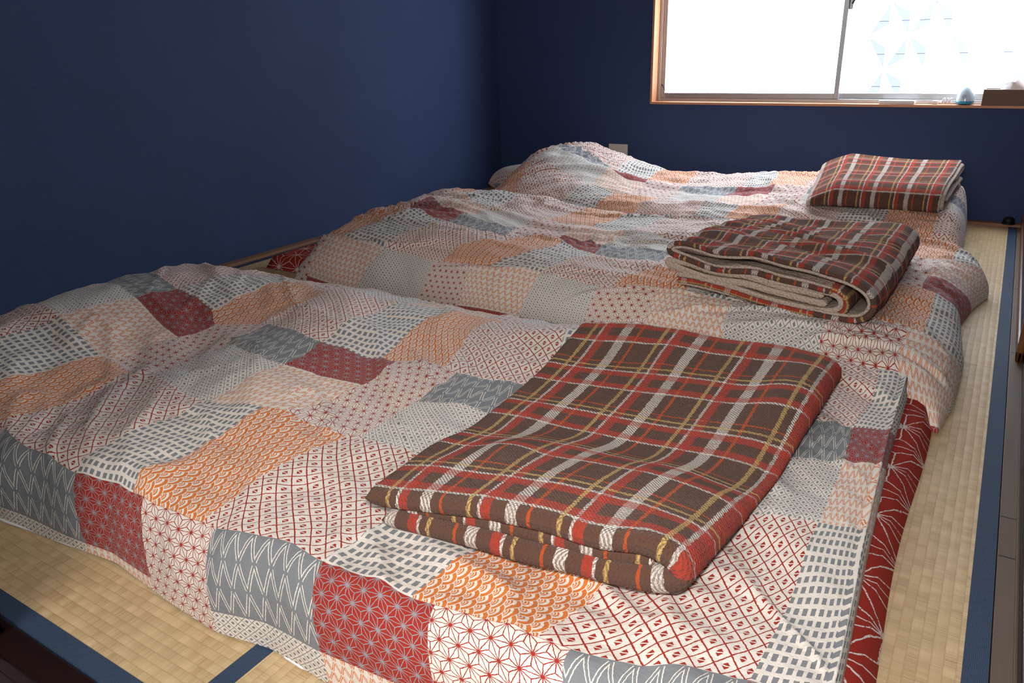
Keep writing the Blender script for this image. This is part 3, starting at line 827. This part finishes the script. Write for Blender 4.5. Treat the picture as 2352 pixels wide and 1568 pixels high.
def blanket_mid():
    root = empty('folded_blanket', (2.1, 1.95, 0.14)); R0 = np.array(root.location)
    tag(root, 'folded plaid blanket showing its cream lining, on the middle duvet', 'blanket', 'folded plaid blankets')
    Wd, L = 0.50, 0.78
    bil = bilinear([(1.84, 1.63), (2.36, 1.555), (2.385, 2.27), (1.885, 2.30)])
    def place(a, l, h):
        q = bil(a / Wd, l / L)
        z = bed_smooth(1, q[:, 0], q[:, 1])
        t = l / L; u = np.clip(a / Wd, 0, 1)
        sag = -0.030 * np.sin(np.pi * u) * t + 0.012 * np.sin(t * 3.1) * (1 - u) + 0.010 * t * u - 0.035 * t * t * np.clip(1 - 1.6 * u, 0, 1)
        z = z + h + sag * np.clip(h / 0.10, 0, 1) + 0.004 + 0.013 * fbm(u * 1.6 + 5, t * 11 + u * 2.5, 2) * np.clip(h / .1, 0, 1)
        return np.stack([q[:, 0], q[:, 1], z], 1) - R0
    t = 0.022
    outer = [(.44, .082), (.30, .084), (.16, .090), (.05, .094), (.000, .104), (.02, .124), (.10, .128), (.25, .122), (.38, .116), (.46, .112),
             (.520, .094), (.535, .058), (.510, .022), (.44, .012), (.40, .012)]
    ribbon('plaid_cloth', outer, -0.001, t * .60, L, 'plaid', root, place, 0.0, 200, 80, 0.011, 0.115, 0.003, 2)
    ribbon('fleece_lining', outer, -t * .42, -0.001, L - 0.006, 'fleece', root, lambda a, l, h: place(a, l + .004, h), 0.0, 200, 60, 0.006, 0, 0.003, 2)
    roll = [(.03, .040), (.09, .046), (.16, .038), (.24, .022), (.34, .012), (.42, .012), (.462, .026), (.470, .052), (.452, .074), (.40, .076), (.28, .075)]
    ribbon('rolled_layer', roll, -t * .75, -0.001, L - 0.04, 'plaid', root, lambda a, l, h: place(a, l + .008, h), 0.3, 160, 60, 0.008, 0.06, 0.002, 6)
    ribbon('rolled_lining', roll, -0.001, t * .55, L - 0.05, 'fleece', root, lambda a, l, h: place(a, l + .010, h), 0.3, 160, 50, 0.006, 0.06, 0.002, 6)
    fl = [(.43, .040), (.36, .040), (.25, .046), (.12, .060), (.03, .060), (-.015, .068), (.02, .080), (.10, .080), (.22, .070), (.33, .060), (.42, .058)]
    ribbon('tucked_lining', fl, -.009, .009, L - 0.06, 'fleece', root, lambda a, l, h: place(a, l + .012, h), 0.0, 140, 50, 0.006, 0.0, 0.002, 9)
    ribbon('under_lining', [(.035, .026), (.09, .030), (.16, .022), (.24, .009), (.33, .004)], -.005, .006, L - 0.06, 'fleece', root, lambda a, l, h: place(a, l + .012, h), 0.0, 80, 50, 0.005, 0.0, 0.002, 3)
blanket_mid()
def blanket_far():
    root = empty('folded_blanket', (2.15, 3.1, 0.17)); R0 = np.array(root.location)
    tag(root, 'smallest-looking folded plaid blanket, on the far duvet below the window', 'blanket', 'folded plaid blankets')
    Wd, L = 0.50, 0.52           # here the fold runs along the front; a = depth, l = left to right
    bil = bilinear([(1.955, 2.86), (1.905, 3.36), (2.455, 3.40), (2.43, 2.88)])
    def place(a, l, h):
        q = bil(a / Wd, l / L)
        z = bed_smooth(2, q[:, 0], q[:, 1])
        t = l / L; u = np.clip(a / Wd, 0, 1)
        k = np.clip(t / 0.22, 0, 1) ** 0.7          # thins towards its left end
        sag = -0.014 * np.sin(np.pi * t) * u + 0.012 * u * t
        z = z + h * (0.35 + 0.65 * k) + sag * np.clip(h / 0.09, 0, 1) + 0.004
        return np.stack([q[:, 0], q[:, 1], z], 1) - R0
    t = 0.016
    path = [(.49, .012), (.30, .012), (.10, .012), (.015, .016), (-.012, .045), (.01, .078), (.08, .092), (.25, .090), (.42, .094), (.50, .092), (.515, .075), (.46, .066), (.30, .064)]
    ribbon('plaid_cloth', path, 0.001, t * .8, L, 'plaid', root, place, 0.165, 180, 80, 0.009, 0.055, 0.003, 3, 1.0, True)
    ribbon('fleece_lining', path, -t * .6, 0.001, L + 0.012, 'fleece', root, place, 0.03, 180, 60, 0.007, 0.0, 0.003, 3)
    ribbon('inner_layer', [(.06, .032), (.20, .032), (.45, .032)], -.012, .012, L - 0.01, 'plaid', root, place, 0.2, 50, 50, 0.010, 0.0, 0.002, 8)
    ribbon('inner_lining', [(.05, .050), (.20, .050), (.45, .048)], -.006, .007, L + 0.018, 'fleece', root, place, 0.2, 50, 50, 0.007, 0.0, 0.002, 8)
blanket_far()

# pillow corner showing beyond the head of the far bed
def pillow():
    root = empty('pillow', (0.33, 3.36, 0.05)); tag(root, 'patchwork-covered pillow corner poking out at the head of the far bed', 'pillow')
    n, m = 40, 40
    s, t = np.meshgrid(np.linspace(-1, 1, n), np.linspace(-1, 1, m), indexing='ij')
    k = (1 - s ** 4) * (1 - t ** 4)
    x = s * 0.17 * (1 - 0.06 * t * t); y = t * 0.16 * (1 - 0.06 * s * s)
    zt = 0.06 + 0.085 * np.clip(k, 0, 1) ** 0.5; zb = 0.06 - 0.05 * np.clip(k, 0, 1) ** 0.5
    uv = np.stack([x + 0.45, y + 0.42], -1)
    a = grid_mesh('pillow_top', np.stack([x, y, zt], -1), uv, 'quilt', root)
    b_ = grid_mesh('pillow_underside', np.stack([x, y, zb], -1)[:, ::-1], uv, 'quilt', root)
    root.rotation_euler = (0.0, -0.15, -0.25)
pillow()

# ------------------------------------------------------------------ small things
def outlet():
    x0, x1, z0, z1 = 0.690, 0.806, 0.165, 0.285
    root = empty('wall_outlet', (x0, YB, z0)); tag(root, 'square ivory power outlet plate low on the back wall', 'outlet')
    box('plate', (0, -0.010, 0), (x1 - x0, 0.0, z1 - z0), 'plastic', root, 0.004, 3)
    for ox in (0.034, 0.082):
        s = box('socket_block', (ox - 0.014, -0.0125, 0.022), (ox + 0.014, -0.0095, 0.098), 'plastic', root, 0.001)
        for oz in (0.036, 0.068):
            for k in (-1, 1):
                box('slot', (ox + k * 0.0055 - 0.0011, -0.0128, oz), (ox + k * 0.0055 + 0.0011, -0.0123, oz + 0.009), 'dark_plastic', s)
outlet()
SZ = WZ0
def remote():
    root = empty('remote_control', (2.14, YB + 0.012, SZ)); tag(root, 'white remote control lying on the window sill', 'remote')
    box('body', (-0.075, -0.02, 0.0), (0.075, 0.02, 0.017), 'white_plastic', root, 0.004, 3)
    for k in range(6):
        for j in range(2):
            box('button', (-0.035 + k * 0.012, -0.010 + j * 0.012, 0.0165), (-0.028 + k * 0.012, -0.003 + j * 0.012, 0.0195), 'plastic', root, 0.001)
    root.rotation_euler = (0, 0, -0.03)
remote()
def egg():
    root = empty('night_light', (2.412, YB + 0.020, SZ)); tag(root, 'egg-shaped pale blue device with turquoise base on the sill', 'night light')
    H, R = 0.082, 0.036
    pr = []
    for k in range(25):
        t = k / 24.0; z = 0.016 + t * (H - 0.016)
        r = R * math.sqrt(max(0.0, 1 - ((t) ** 1.9)))
        r = R * (1 - t ** 2.3) ** 0.5 * (1.0 - 0.10 * t)
        pr.append((max(r, 0.0004), z))
    lathe('shell', pr, 'egg_white', root)
    lathe('base', [(0.0, 0.003), (0.028, 0.003), (0.033, 0.005), (0.0362, 0.016), (0.034, 0.0162)], 'turq', root)
    for k in range(4):
        a = k * math.pi / 2 + .6
        lathe('foot', [(0.0, 0.0), (0.004, 0.0), (0.004, 0.004), (0, 0.004)], 'turq', root, 10, (0.022 * math.cos(a), 0.022 * math.sin(a), 0))
    # little flower mark on the front
    for k in range(6):
        a = k * math.pi / 3; cx, cz = -0.004 + 0.006 * math.cos(a), 0.036 + 0.006 * math.sin(a)
        pts = []
        for q in range(9):
            b_ = 2 * math.pi * q / 8
            px, pz = cx + 0.0032 * math.cos(b_), cz + 0.0032 * math.sin(b_)
            pts.append((px, -math.sqrt(max(1e-6, 0.0352 ** 2 - px * px)) + 0.0022 * ((pz - .016) / .03) ** 2 - 0.0006, pz))
        tube('flower_mark', pts, 0.0006, 'grey_print', root, 5)
    cord = [(-0.034, 0.005, 0.006), (-0.055, 0.004, 0.006)]
    for k in range(60):
        a = k / 59.0
        th = a * 2 * math.pi * 5
        cord.append((-0.055 - 0.035 * a + 0.004 * math.cos(th * .5), 0.004 + 0.006 * math.cos(th), 0.016 + 0.011 * math.sin(th)))
    cord += [(-0.096, 0.002, 0.008), (-0.104, 0.0, 0.006)]
    tube('cord', cord, 0.0022, 'white_plastic', root, 6)
    pl = box('plug', (-0.128, -0.009, 0.0), (-0.106, 0.009, 0.016), 'white_plastic', root, 0.003, 2)
    for k in (-1, 1): box('plug_blade', (-0.143, k * 0.006 - 0.0008, 0.005), (-0.128, k * 0.006 + 0.0008, 0.011), 'alu', pl)
egg()
def tissue_box():
    x0 = 2.478
    root = empty('tissue_box', (x0, YB - 0.018, SZ)); tag(root, 'wooden tissue box with a white tissue, at the right end of the sill', 'tissue box')
    box('box_front', (0, 0.0, 0.0), (0.25, 0.008, 0.066), 'box_wood', root, 0.001)
    box('box_back', (0, 0.102, 0.0), (0.25, 0.110, 0.066), 'box_wood', root, 0.001)
    box('box_side', (0, 0.008, 0.0), (0.008, 0.102, 0.066), 'box_wood', root, 0.001)
    box('box_side', (0.242, 0.008, 0.0), (0.25, 0.102, 0.066), 'box_wood', root, 0.001)
    box('box_lid', (0.008, 0.008, 0.056), (0.242, 0.040, 0.063), 'box_wood', root, 0.001)
    box('box_lid', (0.008, 0.070, 0.056), (0.242, 0.102, 0.063), 'box_wood', root, 0.001)
    n, m = 40, 24
    s, t = np.meshgrid(np.linspace(0, 1, n), np.linspace(0, 1, m), indexing='ij')
    x = 0.055 + s * 0.14 + 0.02 * (t - .5) * np.sin(s * 7)
    y = 0.055 + (t - 0.5) * 0.012 + 0.022 * np.sin(s * 9 + t * 2) * t
    z = 0.050 + t * (0.058 * np.sin(np.pi * np.clip(s, 0.02, 0.98)) ** 0.6 + 0.008 * np.sin(s * 13))
    grid_mesh('tissue', np.stack([x, y, z], -1), np.stack([s, t], -1), 'tissue', root)
tissue_box()
def stopper():
    root = empty('rubber_stopper', (W - 0.035, D + 0.012, 0.012)); tag(root, 'small black rubber knob in the far right floor corner', 'door stop')
    lathe('knob', [(0.0, 0.030), (0.014, 0.029), (0.021, 0.022), (0.023, 0.010), (0.018, 0.0), (0, 0)], 'black_rubber', root, 20)
    lathe('collar', [(0.026, 0.0), (0.027, 0.006), (0.022, 0.009)], 'black_rubber', root, 20)
stopper()
